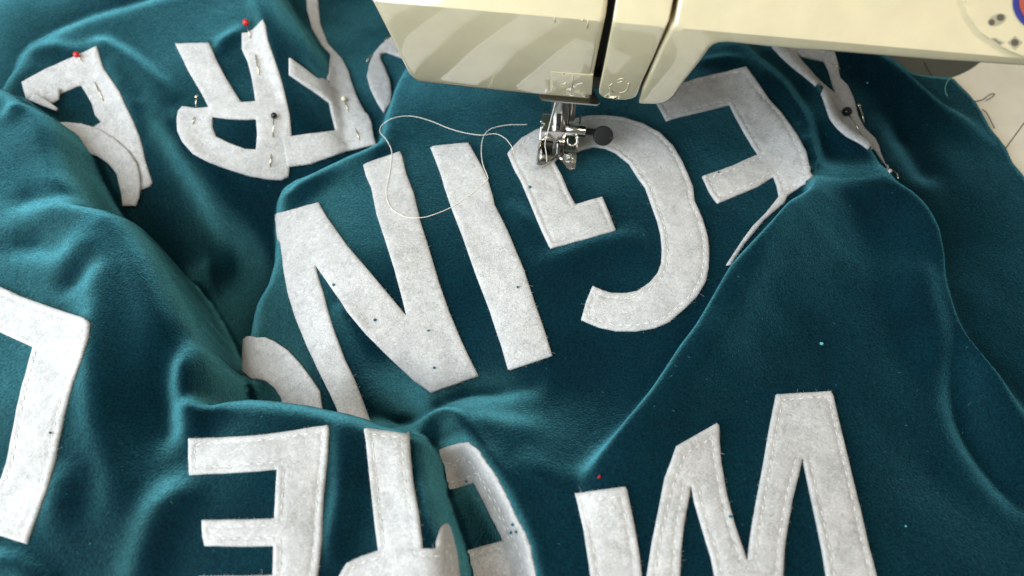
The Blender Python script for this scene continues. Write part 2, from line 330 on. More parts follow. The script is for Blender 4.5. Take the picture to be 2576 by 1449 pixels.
front.ridges = [
    Ridge([(250, 590), (245, 690), (243, 800), (240, 900), (241, 1000), (240, 1060), (262, 1130), (275, 1200), (265, 1290)], [0.0, 0.35, 0.5, 0.55, 0.55, 0.5, 0.5, 0.4, 0.1], 0.8, 0.7, 1.8),
    Ridge(ZD([(730, 330), (600, 430), (480, 560), (380, 680)]), [0.2, 0.32, 0.25, 0.0], 0.8, 1.0, 1.8),
    Ridge(ZD([(690, 620), (560, 720), (450, 830)]), [-0.2, -0.25, 0.0], 0.6, 0.6, 1.5),
    Ridge(ZD([(120, 170), (330, 150), (600, 190), (850, 260)]), [0.1, 0.3, 0.3, 0.1], 0.9, 1.1, 1.7),
    Ridge(ZD([(200, 60), (450, 60), (700, 90)]), [-0.3, -0.35, -0.15], 0.7, 0.7, 1.2),
    Ridge(ZD([(60, 430), (250, 420), (430, 470)]), [-0.1, -0.35, -0.2], 0.7, 0.7, 1.2),
    Ridge(ZE([(1560, 170), (1440, 250), (1380, 380), (1310, 480)]), [0.5, 0.7, 0.6, 0.1], 0.55, 0.8, 1.2),
    Ridge(ZD([(1480, 1230), (1400, 1340), (1370, 1449)]) + ZE([(1380, 150)]), [0.1, 0.5, 0.6, 0.5], 0.55, 0.7, 1.4),
    Ridge(ZD([(1500, 1000), (1350, 1130), (1280, 1300), (1240, 1449)]) + ZE([(1230, 180), (1250, 330)]), [0, -0.4, -0.55, -0.6, -0.6, -0.4], 0.65, 0.65, 0.9),
    Ridge(ZE([(1450, 740), (1330, 850), (1210, 960), (1120, 1150), (1060, 1350), (1040, 1449)]), [0.1, 0.45, 0.5, 0.45, 0.45, 0.4], 0.75, 0.8, 1.3),
    Ridge(ZE([(540, 600), (470, 780), (430, 950), (460, 1090)]), [0.1, 0.4, 0.45, 0.1], 0.7, 0.7, 1.3),
    Ridge(ZE([(0, 1340), (120, 1360), (230, 1430), (330, 1500)]), [0.4, 0.4, 0.4, 0.3], 0.35, 0.6, 1.0),
    Ridge(ZE([(2520, 260), (2530, 500), (2530, 800), (2490, 1100), (2480, 1300)]), [0.1, 0.35, 0.5, 0.5, 0.3], 0.5, 0.4, 1.2),
    Ridge(ZF([(190, 420), (290, 700), (330, 1000)]), [0, -0.25, -0.2], 0.7, 0.7, 1.0),
    Ridge(ZF([(560, 560), (620, 800), (640, 1050), (700, 1300)]), [0.2, 0.45, 0.5, 0.3], 0.7, 0.5, 1.2),
    Ridge(ZA([(0, 900), (120, 780), (240, 740)]), [0.0, 0.35, 0.1], 0.35, 0.6, 1.4),
]
PIT_A = unl([(1060, 1112), (1120, 1103), (1167, 1101), (1190, 1130), (1214, 1168), (1242, 1209), (1276, 1263), (1303, 1321), (1326, 1375), (1343, 1449), (1375, 1600), (1450, 2000), (1100, 2000), (1000, 1400)], -0.6)
PIT_B = [un(1015, 1030, -3.5)[:2]]
_vn = np.random.RandomState(5).rand(64, 64)
def vnoise(x, y):
    i = np.floor(x).astype(int); j = np.floor(y).astype(int); a = x - i; b = y - j; a = a * a * (3 - 2 * a); b = b * b * (3 - 2 * b)
    g = lambda p, q: _vn[q % 64, p % 64]
    return (g(i, j) * (1 - a) * (1 - b) + g(i + 1, j) * a * (1 - b) + g(i, j + 1) * (1 - a) * b + g(i + 1, j + 1) * a * b) - 0.5
def wob(x, y):
    u = 0.8 * x + 0.6 * y; v = -0.6 * x + 0.8 * y
    return 0.28 * vnoise(u * 0.22 + 3, v * 0.3 + 8) + 0.08 * vnoise(u * 0.6 + 11, v * 0.45)
CACHE = {}
def memo(name, f, x, y):
    if name not in CACHE: CACHE[name] = f(x, y)
    return CACHE[name]
def height(x, y, skip=''):
    z = memo('base', base_top, x, y)
    z = np.maximum(z, memo('back', back, x, y))
    if 'h' not in skip:
        h = memo('hill', hill, x, y)
        d, _, _ = polydist(x, y, PIT_A, True); i = inside(x, y, PIT_A)
        h = h - np.where(i, 2.6 * prof(d / 0.9), 0)
        q = PIT_B[0]; h = h - 3.6 * np.exp(-(((x - q[0]) / 1.5) ** 2 + ((y - q[1]) / 0.95) ** 2))
        z = np.maximum(z, h)
    if 'f' not in skip: z = np.maximum(z, memo('front', front, x, y))
    return z + wob(x, y)
X0, X1, Y0, Y1, GS = -36.0, 36.0, -17.5, 33.0, 0.15
gx = np.arange(X0, X1 + GS / 2, GS); gy = np.arange(Y0, Y1 + GS / 2, GS)
GX, GY = np.meshgrid(gx, gy)
def lean_field(skip):
    dx = np.zeros(GX.shape); dy = np.zeros(GX.shape)
    if 'h' in skip: return dx, dy
    for r in hill.ridges:
        if r.lean is not None:
            h = r(GX, GY); dx += h * r.lean[0]; dy += h * r.lean[1]
    return dx, dy
def blur(a, n):
    for _ in range(n):
        p = np.pad(a, 1, mode='edge')
        a = (p[:-2, 1:-1] + p[2:, 1:-1] + p[1:-1, :-2] + p[1:-1, 2:] + 2 * a) / 6
    return a
GRIDS = {}
BV = {}
def grid(skip=''):
    if skip not in GRIDS:
        dx, dy = lean_field(skip); z = blur(height(GX, GY, skip), 3); hid = np.maximum(memo('base', None, GX, GY), memo('back', None, GX, GY))
        if 'f' not in skip:                            # nothing leans where the front fold lies on top
            k = blur(np.where(memo('front', None, GX, GY) > -50, 0.0, 1.0), 4); dx = dx * k; dy = dy * k
        GRIDS[skip] = np.stack([blur(dx, 2), blur(dy, 2), z], -1)
        P = np.stack([GX + GRIDS[skip][..., 0], GY + GRIDS[skip][..., 1], z], -1)
        ny, nx = z.shape; idx = np.arange(nx * ny).reshape(ny, nx)
        Fq = np.stack([idx[:-1, :-1], idx[:-1, 1:], idx[1:, 1:], idx[1:, :-1]], -1).reshape(-1, 4)
        BV[skip] = (BVHTree.FromPolygons(P.reshape(-1, 3).tolist(), Fq.tolist()), P)
    return GRIDS[skip]
def surf(x, y, skip=''):
    """point of the cloth surface for sheet coordinates x, y"""
    g = grid(skip); u = np.clip((np.asarray(x, float) - X0) / GS, 0, g.shape[1] - 1.001); v = np.clip((np.asarray(y, float) - Y0) / GS, 0, g.shape[0] - 1.001)
    i = u.astype(int); j = v.astype(int); a = (u - i)[..., None]; b = (v - j)[..., None]
    o = (g[j, i] * (1 - a) * (1 - b) + g[j, i + 1] * a * (1 - b) + g[j + 1, i] * (1 - a) * b + g[j + 1, i + 1] * a * b).copy()
    o[..., 0] += x; o[..., 1] += y; return o
def H(x, y, skip=''):
    g = grid(skip)[..., 2]; u = np.clip((np.asarray(x) - X0) / GS, 0, g.shape[1] - 1.001); v = np.clip((np.asarray(y) - Y0) / GS, 0, g.shape[0] - 1.001)
    i = u.astype(int); j = v.astype(int); a = u - i; b = v - j
    return (g[j, i] * (1 - a) * (1 - b) + g[j, i + 1] * a * (1 - b) + g[j + 1, i] * (1 - a) * b + g[j + 1, i + 1] * a * b)
def cast(pts, skip=''):
    """sheet coordinates (and height) of the first point of the cloth met by the line of sight through each photo point"""
    grid(skip); tree, P = BV[skip]; d = rays(pts); out = []; nx = P.shape[1] - 1
    for k in range(len(d)):
        hit, _, fi, _ = tree.ray_cast(Vector(CAM), Vector(d[k]))
        if hit is None:
            q = CAM + d[k] * ((-3 - CAM[2]) / d[k][2]); out.append((q[0], q[1], -3)); continue
        r, c = divmod(fi, nx); o = P[r, c]; e1 = (P[r, c + 1] - o + P[r + 1, c + 1] - P[r + 1, c]) / 2; e2 = (P[r + 1, c] - o + P[r + 1, c + 1] - P[r, c + 1]) / 2
        w_ = np.array(hit) - o; A = np.array([[e1 @ e1, e1 @ e2], [e1 @ e2, e2 @ e2]]); b = np.array([e1 @ w_, e2 @ w_]); u, v = np.clip(np.linalg.solve(A, b), 0, 1)
        out.append((GX[r, c] + u * GS, GY[r, c] + v * GS, hit[2]))
    return np.array(out)

EDGE = unl(ZC([(5200, 6000), (3600, 3000), (2900, 1700), (2576, 1290), (2500, 1200), (2450, 1090), (2400, 1020), (2340, 950), (2290, 850), (2230, 750), (2180, 690), (2110, 625), (2050, 566), (1950, 572), (1730, 578), (1560, 480), (1400, 380), (1250, 200), (1100, -100)]), -1.1)
EDGE = np.vstack([[X1 + 5, Y0 - 5], EDGE[EDGE[:, 1] > Y0 - 4], [EDGE[-1][0] - 3, Y1 + 5], [X0 - 5, Y1 + 5], [X0 - 5, Y0 - 5]])
def build_cloth():
    G3 = grid(); Z = G3[..., 2]; ny, nx = Z.shape
    ins = inside(GX, GY, EDGE)
    fm = ins[:-1, :-1] & ins[1:, :-1] & ins[:-1, 1:] & ins[1:, 1:]
    idx = np.arange(nx * ny).reshape(ny, nx)
    F = np.stack([idx[:-1, :-1], idx[:-1, 1:], idx[1:, 1:], idx[1:, :-1]], -1)[fm]
    used = np.unique(F); rem = -np.ones(nx * ny, int); rem[used] = np.arange(len(used))
    V = np.stack([(GX + G3[..., 0]).ravel(), (GY + G3[..., 1]).ravel(), Z.ravel()], -1)[used]
    cnt = np.bincount(rem[F].ravel(), minlength=len(used)); b = np.where(cnt < 4)[0]
    for k in b:                                         # pull the border onto the cut line
        p = V[k, :2]; best = None
        for i in range(len(EDGE) - 1):
            a, c = EDGE[i], EDGE[i + 1]; d = c - a; t = np.clip(((p - a) @ d) / (d @ d), 0, 1); q = a + d * t; r = ((p - q) ** 2).sum()
            if best is None or r < best[0]: best = (r, q)
        if best[0] < 0.09: V[k, :2] = best[1]
    me = bpy.data.meshes.new('velvet_cloth'); me.from_pydata((V * S).tolist(), [], rem[F].tolist()); me.update()
    o = link('velvet_cloth', me, M['velvet'])
    s = o.modifiers.new('thickness', 'SOLIDIFY'); s.thickness = 0.0012; s.offset = -1
    return o
cloth = build_cloth()
tag(cloth, 'large crumpled teal velvet cloth spread in folds under the sewing machine', 'cloth')

# ------------------------------------------------------------------ felt letters
def dens(P, step):
    out = []
    for i in range(len(P)):
        a = np.array(P[i], float); b = np.array(P[(i + 1) % len(P)], float); n = max(1, int(np.hypot(*(b - a)) / step))
        out += [a + (b - a) * k / n for k in range(n)]
    return np.array(out)
def area2(P):
    P = np.asarray(P); return 0.5 * (P[:, 0] * np.roll(P[:, 1], -1) - np.roll(P[:, 0], -1) * P[:, 1]).sum()
def inset(P, r):
    """polygon moved inward by r (mitred); for a hole pass a negative r"""
    P = np.asarray(P, float); sg = 1 if area2(P) > 0 else -1
    e = np.roll(P, -1, 0) - P; L = np.maximum(np.hypot(e[:, 0], e[:, 1]), 1e-9)[:, None]; e = e / L
    nrm = np.stack([-e[:, 1], e[:, 0]], -1) * sg
    n1 = np.roll(nrm, 1, 0); m = n1 + nrm; k = np.maximum((m * m).sum(1) / 2, 0.35)[:, None]
    return P + m / k * r
def normals(x, y, skip):
    e = 0.12; n = np.cross(surf(x + e, y, skip) - surf(x - e, y, skip), surf(x, y + e, skip) - surf(x, y - e, skip)); return n / np.linalg.norm(n, axis=1)[:, None]
def on_cloth(x, y, lift, skip=''):
    x = np.asarray(x, float); y = np.asarray(y, float)
    return surf(x, y, skip) + normals(x, y, skip) * np.asarray(lift).reshape(-1, 1)
TH = 0.135
def letter(name, outer, label, holes=(), skip='', off=0.02, sew=None, group='white felt letters on the teal velvet', th=TH, fuzz=1.0, mat='felt', curl=None, parent=None):
    t = parent or thing(name, label, 'felt letter', group)
    loops = [outer] + list(holes); WL = []
    for lp in loops:
        dp = dens(lp, 7); q = cast(dp, skip)[:, :2]
        sh = dp - project(on_cloth(q[:, 0], q[:, 1], np.full(len(q), off + th * 0.85), skip))   # allow for the felt's own thickness
        q2 = cast(dp + np.clip(sh, -45, 45), skip)[:, :2]; q = np.where(np.hypot(*(q2 - q).T)[:, None] < 0.06 + 1.5 * (off + th), q2, q)
        # a line of sight that slips past a crest leaves a jump: thin those out
        WL.append(q)
    B = [dens(q, 0.16) for q in WL]
    def inpoly(x, y):
        c = inside(x, y, WL[0])
        for h_ in WL[1:]: c &= ~inside(x, y, h_)
        return c
    def edged(x, y):
        d = np.full(x.shape, 1e9)
        for q in WL: d = np.minimum(d, polydist(x, y, q, True)[0])
        return d
    pts = np.vstack(B); nb = len(pts); edges = []; k = 0
    for b in B:
        edges += [(k + i, k + (i + 1) % len(b)) for i in range(len(b))]; k += len(b)
    lo, hi = WL[0].min(0), WL[0].max(0)
    gxx, gyy = np.meshgrid(np.arange(lo[0], hi[0], 0.22), np.arange(lo[1], hi[1], 0.22))
    gxx = gxx.ravel() + np.array([rnd.uniform(-.04, .04) for _ in range(gxx.size)]); gyy = gyy.ravel()
    extra = []
    rings = [0.07] + ([0.2, 0.27, 0.34] if sew else [])
    for r in rings:
        for li, q in enumerate(WL):
            s_ = inset(q, r if li == 0 else -r); s_ = dens(s_, 0.16)
            ok = inpoly(s_[:, 0], s_[:, 1]) & (edged(s_[:, 0], s_[:, 1]) > r * 0.93); extra.append(s_[ok])
    g = np.stack([gxx, gyy], -1); ok = inpoly(gxx, gyy); g = g[ok]; de = edged(g[:, 0], g[:, 1]); g = g[de > (0.42 if sew else 0.16)]
    allp = np.vstack([pts] + extra + [g])
    r = delaunay_2d_cdt([Vector(p) for p in allp], edges, [], 0, 1e-4)
    V = np.array([v[:] for v in r[0]]); F = np.array([f for f in r[2] if len(f) == 3])
    c = V[F].mean(1); F = F[inpoly(c[:, 0], c[:, 1])]
    d = edged(V[:, 0], V[:, 1])
    lift = off + th * np.interp(d, [0, 0.03, 0.08], [0.55, 0.8, 1.0])
    lift = lift + 0.012 * np.sin(V[:, 0] * 5.1 + V[:, 1] * 2.0) * np.sin(V[:, 1] * 4.3 - V[:, 0])
    if sew: lift = lift - 0.04 * np.exp(-((d - 0.27) / 0.05) ** 2)
    if curl is not None: lift = lift + curl(V[:, 0], V[:, 1])
    top = on_cloth(V[:, 0], V[:, 1], lift, skip); bot = on_cloth(V[:, 0], V[:, 1], lift - th * 0.9, skip)
    n = len(V); cntE = {}
    for f in F:
        for a, b in ((f[0], f[1]), (f[1], f[2]), (f[2], f[0])): cntE[(a, b)] = 1
    side = [(a, b) for (a, b) in cntE if (b, a) not in cntE]
    faces = [tuple(map(int, f)) for f in F] + [(int(f[2] + n), int(f[1] + n), int(f[0] + n)) for f in F] + [(int(b), int(a), int(a + n), int(b + n)) for a, b in side]
    o = mesh('felt_body' if not parent else 'curled_flap', np.vstack([top, bot]), faces, M[mat], t)
    # stray fibres round the cut edge
    vs_, fs = [], []
    for (a, b) in side:
        for _ in range(2):
            if rnd.random() > 0.55 * fuzz: continue
            u = rnd.random(); p = top[a] * (1 - u) + top[b] * u; e = top[b] - top[a]; out = np.array([e[1], -e[0], 0]); out /= max(np.linalg.norm(out), 1e-6)
            q0 = Vector(p - np.array([0, 0, rnd.random() * th * 0.5])); dr = Vector(out) * rnd.uniform(.3, 1) + Vector((rnd.uniform(-1, 1), rnd.uniform(-1, 1), rnd.uniform(-.3, .6))) * 0.7
            L_ = rnd.uniform(.02, .08) * (2.4 if rnd.random() < .05 else 1); mid = q0 + dr * L_ * .5 + Vector((rnd.uniform(-1, 1), rnd.uniform(-1, 1), 0)) * L_ * .2
            v_, f_ = tube([q0, mid, q0 + dr * L_], [0.003, 0.0026, 0.0018], 3, False)
            k = len(vs_); vs_ += v_; fs += [tuple(i + k for i in f) for f in f_]
    if fs and not parent:
        z = mesh('fibre_fuzz', vs_, fs, M['fuzz'], t); z['kind'] = 'stuff'
    if sew:
        vs_, fs = [], []
        for li, q in enumerate(WL):
            P = dens(inset(q, 0.27 if li == 0 else -0.27), 0.05); ed = edged(P[:, 0], P[:, 1]); ok = inpoly(P[:, 0], P[:, 1]) & (ed > 0.245)
            if sew is not True:
                pj = project(surf(P[:, 0], P[:, 1], skip)); ok &= sew(pj[:, 0], pj[:, 1])
            P = P[ok]
            if len(P) < 5: continue
            seg = np.r_[0, np.hypot(*np.diff(P, axis=0).T)]; s0 = 0; i = 0
            while i < len(P) - 2:
                j = i; acc = 0; Ls = rnd.uniform(.20, .27)
                while j < len(P) - 1 and acc < Ls and seg[j + 1] < 0.2: j += 1; acc += seg[j]
                if acc > 0.1:
                    a, b = P[i], P[j]; m_ = (a + b) / 2; dv = (b - a); pn = np.array([-dv[1], dv[0]]) * 0.05
                    w3 = on_cloth([a[0], m_[0] + pn[0], b[0]], [a[1], m_[1] + pn[1], b[1]], [off + th - 0.045, off + th - 0.012, off + th - 0.045], skip)
                    v_, f_ = tube(w3, [0.012, 0.021, 0.012], 5); k = len(vs_); vs_ += v_; fs += [tuple(x + k for x in f) for f in f_]
                i = j + 1
                acc = 0
                while i < len(P) - 1 and acc < 0.06: acc += seg[i]; i += 1
        if fs:
            z = mesh('stitching', vs_, fs, M['stitch'], t); z['kind'] = 'stuff'
    return t
def project(P):
    q = P - CAM; f = q @ FWD; return np.stack([IW / 2 + FPX * (q @ RGT) / f, IH / 2 - FPX * (q @ UPV) / f], -1)

N_ = ([(697, 541), (703, 535), (800, 507), (822, 545)] + ZH([(0, 430), (180, 640), (442, 955), (410, 820), (350, 600), (280, 380), (220, 200), (180, 0)]) + ZB([(140, 1300), (120, 1222), (150, 1205), (395, 1120), (410, 1150), (440, 1280)])
      + ZH([(500, 50), (550, 260), (620, 480), (690, 720), (760, 920), (850, 1140), (975, 1415)]) + [(1084, 991)] + ZH([(500, 1449), (300, 1260), (150, 1100), (0, 920)]) + ZD([(2450, 740), (2335, 575), (2350, 640), (2400, 800), (2450, 1000), (2500, 1130), (2560, 1290)])
      + [(895, 962), (930, 1047), (948, 1090), (868, 1090), (843, 1021)] + ZE([(2400, 0)]) + ZD([(2350, 1350), (2250, 1130), (2180, 950), (2130, 780), (2095, 580), (2075, 420), (2060, 250)]))
letter('felt_letter_n', N_, 'large white felt N with loose unsewn edges beside the slim I', skip='f')
I_ = ZB([(620, 1092), (640, 1080), (840, 1058), (903, 1056), (925, 1090), (975, 1180), (1040, 1300), (1085, 1449)]) + ZH([(1100, 130), (1200, 330), (1320, 620), (1400, 860), (1480, 1090), (1530, 1255), (1212, 1368), (1195, 1360), (1150, 1200), (1060, 920), (960, 650), (860, 360), (780, 160), (725, 0)]) + ZB([(700, 1300), (660, 1190)])
letter('felt_letter_i', I_, 'straight white felt I between the N and the G, unsewn')
G_ = (ZB([(1195, 1135), (1230, 1090), (1300, 1020), (1400, 962), (1500, 922), (1620, 890), (1720, 870), (1800, 855), (1900, 850), (2050, 865), (2200, 910), (2330, 980), (2430, 1080), (2500, 1200), (2576, 1380)])
      + ZI([(130, 100), (190, 230), (230, 370), (240, 480), (235, 600), (215, 700), (150, 810), (60, 900)]) + ZH([(2400, 1000), (2300, 1045), (2150, 1072), (2000, 1070), (1880, 1045), (1780, 1005), (1743, 985), (1780, 850), (1828, 733), (1900, 765), (1970, 785), (2070, 787), (2160, 770), (2250, 710), (2310, 640), (2340, 560), (2345, 460), (2335, 350), (2310, 250), (2270, 140), (2220, 0)])
      + ZB([(2170, 1320), (2100, 1210), (2000, 1130), (1920, 1095), (1830, 1085), (1740, 1110), (1660, 1150), (1570, 1170), (1545, 1200), (1600, 1300), (1650, 1420)]) + ZH([(1700, 125), (1902, 68), (1960, 210), (2000, 315), (1515, 450), (1500, 430), (1430, 270), (1340, 60)]) + ZB([(1300, 1350), (1240, 1240)]))
letter('felt_letter_g', G_, 'white felt G being sewn under the metal presser foot', sew=lambda x, y: ((x > 1420) & ~((x < 1560) & (y > 470) & (y < 640))) | ((y < 395) & (x < 1420) & (y < 345 + (1330 - x) * 0.9 + 18)))
E2_ = ([(1640, 235)] + ZC([(50, 608), (150, 575), (350, 530), (512, 490), (600, 610), (680, 730), (780, 840), (890, 990), (960, 1120), (990, 1250), (1010, 1312), (820, 1449)]) + ZI([(800, 112), (650, 242), (500, 422), (395, 585), (365, 575), (480, 400), (560, 290), (660, 190), (755, 70)])
       + ZC([(755, 1440), (740, 1370), (715, 1305), (600, 1380)]) + ZI([(300, 118), (270, 80)]) + ZC([(235, 1410), (187, 1305), (400, 1230), (600, 1140), (560, 1080), (500, 980), (440, 870), (390, 770), (200, 820), (0, 865)]) + ZB([(2375, 890), (2320, 790)]))
letter('felt_letter_e', E2_, 'stitched white felt E lying right of the presser foot, its tail over a ridge', sew=True)
X_ = ZC([(690, 330), (900, 340), (1170, 380), (1200, 480), (1205, 540), (1215, 575), (1270, 630), (1310, 710), (1335, 800), (1345, 850), (1400, 950), (1480, 1030), (1505, 1080), (1515, 1130), (1550, 1215), (1575, 1290), (1500, 1172), (1450, 1112), (1350, 1052), (1250, 1002), (1190, 950), (1140, 880), (1110, 790), (1075, 690), (1075, 655), (950, 560), (850, 490), (760, 410)])
Xh = ZC([(885, 385), (930, 415), (1050, 440), (1090, 450), (1130, 530), (1160, 630), (1180, 692), (1090, 620), (1010, 540), (930, 450)])
letter('felt_letter_a', X_, 'crumpled white felt letter with a black headed pin at the right', [Xh], off=0.05)
W_ = (ZG([(740, 95), (1145, 70), (1165, 110), (1200, 260), (1250, 470), (1310, 720), (1370, 960), (1420, 1190), (1490, 1449), (1540, 1640), (1165, 1640), (1115, 1449), (1080, 1240), (1030, 1000), (980, 770), (935, 565), (905, 700), (860, 880), (820, 1110), (800, 1250), (790, 1449), (770, 1640), (330, 1640), (280, 1449), (250, 1300), (200, 1140), (130, 900), (105, 770)])
      + ZF([(2550, 850), (2510, 1060), (2490, 1240), (2480, 1449), (2460, 1640), (2190, 1640), (2230, 1449), (2270, 1200), (2310, 1010), (2340, 870), (2370, 720), (2420, 590), (2460, 480)]) + ZG([(150, 395), (300, 310), (315, 330), (318, 450), (330, 600), (370, 830), (430, 1060), (500, 1260), (522, 1335), (540, 1200), (560, 1060), (600, 830), (640, 620), (690, 340)]))
letter('felt_letter_w', W_, 'wide stitched white felt W in the lower right corner', sew=True)
I2_ = ZF([(1695, 832), (1900, 805), (2070, 783), (2085, 800), (2100, 870), (2140, 1060), (2180, 1300), (2195, 1449), (2215, 1640), (1835, 1640), (1812, 1449), (1800, 1350), (1760, 1100), (1720, 930)])
letter('felt_letter_i', I2_, 'short stitched white felt I left of the wide W', sew=True)
E3_ = ZE([(1390, 428), (1880, 400), (2100, 375), (2432, 320), (2437, 345), (2425, 600), (2405, 800), (2390, 1000), (2375, 1250), (2360, 1449), (2345, 1700), (1480, 1700), (1475, 1447), (1600, 1446), (2022, 1440), (2030, 1220), (1800, 1225), (1515, 1220), (1500, 1150), (1495, 1035), (1520, 1028), (1800, 1025), (2035, 1018), (2055, 650), (1900, 665), (1650, 680), (1400, 685)])
letter('felt_letter_e', E3_, 'stitched white felt E at the bottom beside the R', sew=True)
R2_ = ZF([(132, 347), (155, 338), (465, 385), (470, 400), (485, 580), (500, 750), (530, 950), (550, 1150), (560, 1240), (680, 1240), (682, 1190), (700, 1130), (716, 1075), (745, 1050), (772, 1070), (795, 1128), (830, 1268), (855, 1449), (868, 1640), (-150, 1640), (-60, 1449), (0, 1350), (100, 1300), (230, 1255), (200, 1000), (170, 700), (145, 480)])
letter('felt_letter_r', R2_, 'stitched white felt R at the bottom, its leg bending over the fold', sew=True)
A2_ = ZF([(400, 600), (630, 540), (760, 500), (890, 465), (960, 520), (1020, 620), (1095, 720), (1165, 855), (1230, 1000), (1300, 1130), (1345, 1240), (1362, 1350), (1382, 1449), (1410, 1640), (700, 1640), (500, 1000)])
A2h = ZF([(560, 850), (705, 812), (935, 760), (990, 860), (1060, 1000), (1110, 1090), (1150, 1185), (980, 1230), (845, 1268), (700, 1300)])
letter('felt_letter_b', A2_, 'shaded stitched white felt letter sunk in the hollow between two folds', [A2h], skip='f', sew=True)
L_ = [(-90, 690)] + ZD([(0, 740), (150, 810), (400, 900), (600, 965), (650, 1000), (655, 1020), (640, 1120), (590, 1270), (530, 1449)]) + ZE([(480, 200), (440, 400), (400, 590), (340, 770), (260, 1000), (192, 1208), (0, 1150)]) + [(-60, 1325), (-50, 1280), (-20, 1235), (0, 1202)] + ZE([(40, 600), (80, 400), (120, 180), (165, 0)]) + ZD([(235, 1188), (0, 1080)]) + [(-90, 800)]
letter('felt_letter_l', L_, 'brightly lit stitched white felt L at the left edge', sew=True)
E1_ = ZA([(155, 605), (340, 505), (560, 410), (710, 338), (735, 420), (760, 500), (820, 590), (880, 680), (920, 780), (980, 900), (1030, 1010), (1055, 1100), (1075, 1190), (1128, 1360), (1112, 1385), (1042, 1415), (980, 1300), (900, 1150), (760, 1020), (560, 1060), (520, 990), (690, 940), (745, 905), (700, 850), (680, 770), (630, 680), (595, 630), (440, 695), (330, 725), (190, 735)])
e1 = letter('felt_letter_e', E1_, 'pinned white felt E behind the left fold with a red pin on its top arm', skip='f')
letter('', ZA([(318, 714), (375, 680), (430, 645), (442, 662), (434, 735), (365, 775)]), '', skip='f', off=0.25, parent=e1)
letter('', ZA([(245, 672), (330, 728), (428, 800), (415, 820), (290, 775), (195, 735)]), '', skip='f', off=0.75, parent=e1)
letter('felt_letter', ZD([(1240, 640), (1310, 648), (1335, 634), (1356, 650), (1338, 668), (1290, 690)]), 'tiny white felt corner poking out behind the big left fold', skip='f', off=0.9)
R1_ = ZA([(1297, 318), (1550, 312), (1600, 430), (1680, 580), (1790, 755), (1895, 745), (1890, 700), (1870, 580), (1840, 460), (1795, 360), (1797, 240), (1840, 235), (1880, 210), (1945, 140), (1965, 180), (1980, 290), (2020, 400), (2070, 540), (2110, 680), (2150, 850), (2165, 1000), (2160, 1150), (2145, 1310), (2090, 1340), (2000, 1335), (1850, 1310), (1700, 1260), (1550, 1200), (1430, 1140), (1350, 1050), (1315, 970), (1310, 880), (1320, 820), (1350, 785), (1400, 790), (1450, 800), (1545, 790), (1500, 700), (1400, 530)])
R1h = ZA([(1575, 865), (1700, 880), (1830, 885), (1900, 880), (1910, 1000), (1900, 1110), (1820, 1105), (1700, 1060), (1600, 1010), (1575, 940)])
letter('felt_letter_r', R1_, 'upside down white felt R pinned to the back with red and black pins', [R1h], skip='h')
Y_ = [(770, -40), (800, -40), (800, 0), (806, 60), (825, 108), (862, 148), (878, 180), (884, 203), (899, 244), (919, 281), (926, 286), (935, 305), (940, 339), (946, 362), (872, 379), (779, 413), (721, 421), (709, 345), (779, 335), (846, 327), (836, 281), (831, 256), (813, 244), (779, 220), (728, 185), (728, 144), (735, 146), (826, 214), (826, 163), (831, 135), (808, 110), (785, 70), (772, 20)]
letter('felt_letter_y', Y_, 'branching white felt letter with a cream headed pin right of the R', skip='h', off=0.06)
O_ = ZB([(330, 270), (250, 330), (200, 390), (165, 480), (150, 560), (175, 650), (225, 750), (275, 830), (330, 760), (335, 690), (325, 600), (290, 510), (255, 440), (250, 395), (290, 380), (400, 420), (480, 440), (520, 330), (420, 260)])
letter('felt_letter_o', O_, 'curved white felt letter half hidden behind the machine head', skip='h', off=0.1)
C1_ = ZA([(430, 905), (500, 906), (600, 915), (720, 950), (850, 1030), (950, 1120), (1010, 1210), (1035, 1300), (1040, 1387), (1030, 1470), (1005, 1530), (905, 1530), (895, 1440), (878, 1365), (860, 1290), (800, 1215), (720, 1160), (600, 1115), (400, 1080)])
letter('felt_letter_c', C1_, 'shaded grey white curved felt letter emerging from behind the left fold', skip='f', off=0.25)
C2_ = ZD([(1800, 1132), (1820, 1120), (1960, 1118), (2030, 1150), (2130, 1220), (2230, 1330), (2310, 1440)]) + ZE([(2370, 80), (2380, 160), (2400, 260), (2100, 260), (2085, 130), (2040, 60), (1970, 0)]) + ZD([(1900, 1430), (1785, 1430), (1795, 1280)])
letter('felt_letter_c', C2_, 'shaded white felt curve below the left leg of the N', skip='f', off=0.12)

# ------------------------------------------------------------------ sewing machine
AM = math.radians(-7.7)
XM = np.array([math.cos(AM), math.sin(AM), 0]); YM = np.array([-math.sin(AM), math.cos(AM), 0]); ZM = np.array([0, 0, 1.0])
ZB0 = 4.3; FU = 2.3
PF = un(1268, 234.5, ZB0)
lo_, hi_ = 6.0, 14.0
for _ in range(40):
    m_ = (lo_ + hi_) / 2
    if (un(1258, 31, m_) - PF) @ YM > -FU: lo_ = m_
    else: hi_ = m_
ZC0 = lo_
def fprof(z):
    t = (ZC0 - z) / (ZC0 - ZB0)
    return np.where(z < ZC0, -FU * (1 - 0.45 * t * t - 0.55 * t), -FU + (z - ZC0) * 0.75)
def faces_at(pts, off=0.0):
    d = rays(pts); y = np.full(len(d), -0.3); k = (PF - CAM) @ YM
    for _ in range(14):
        t = (k + y - off) / (d @ YM); z = CAM[2] + d[:, 2] * t; y = 0.5 * y + 0.5 * fprof(z)
    return CAM + d * t[:, None]
def face(px, py, off=0.0): return faces_at([(px, py)], off)[0]
machine = thing('sewing_machine', 'cream enamelled sewing machine with chrome presser foot lowered on the cloth', 'sewing machine')
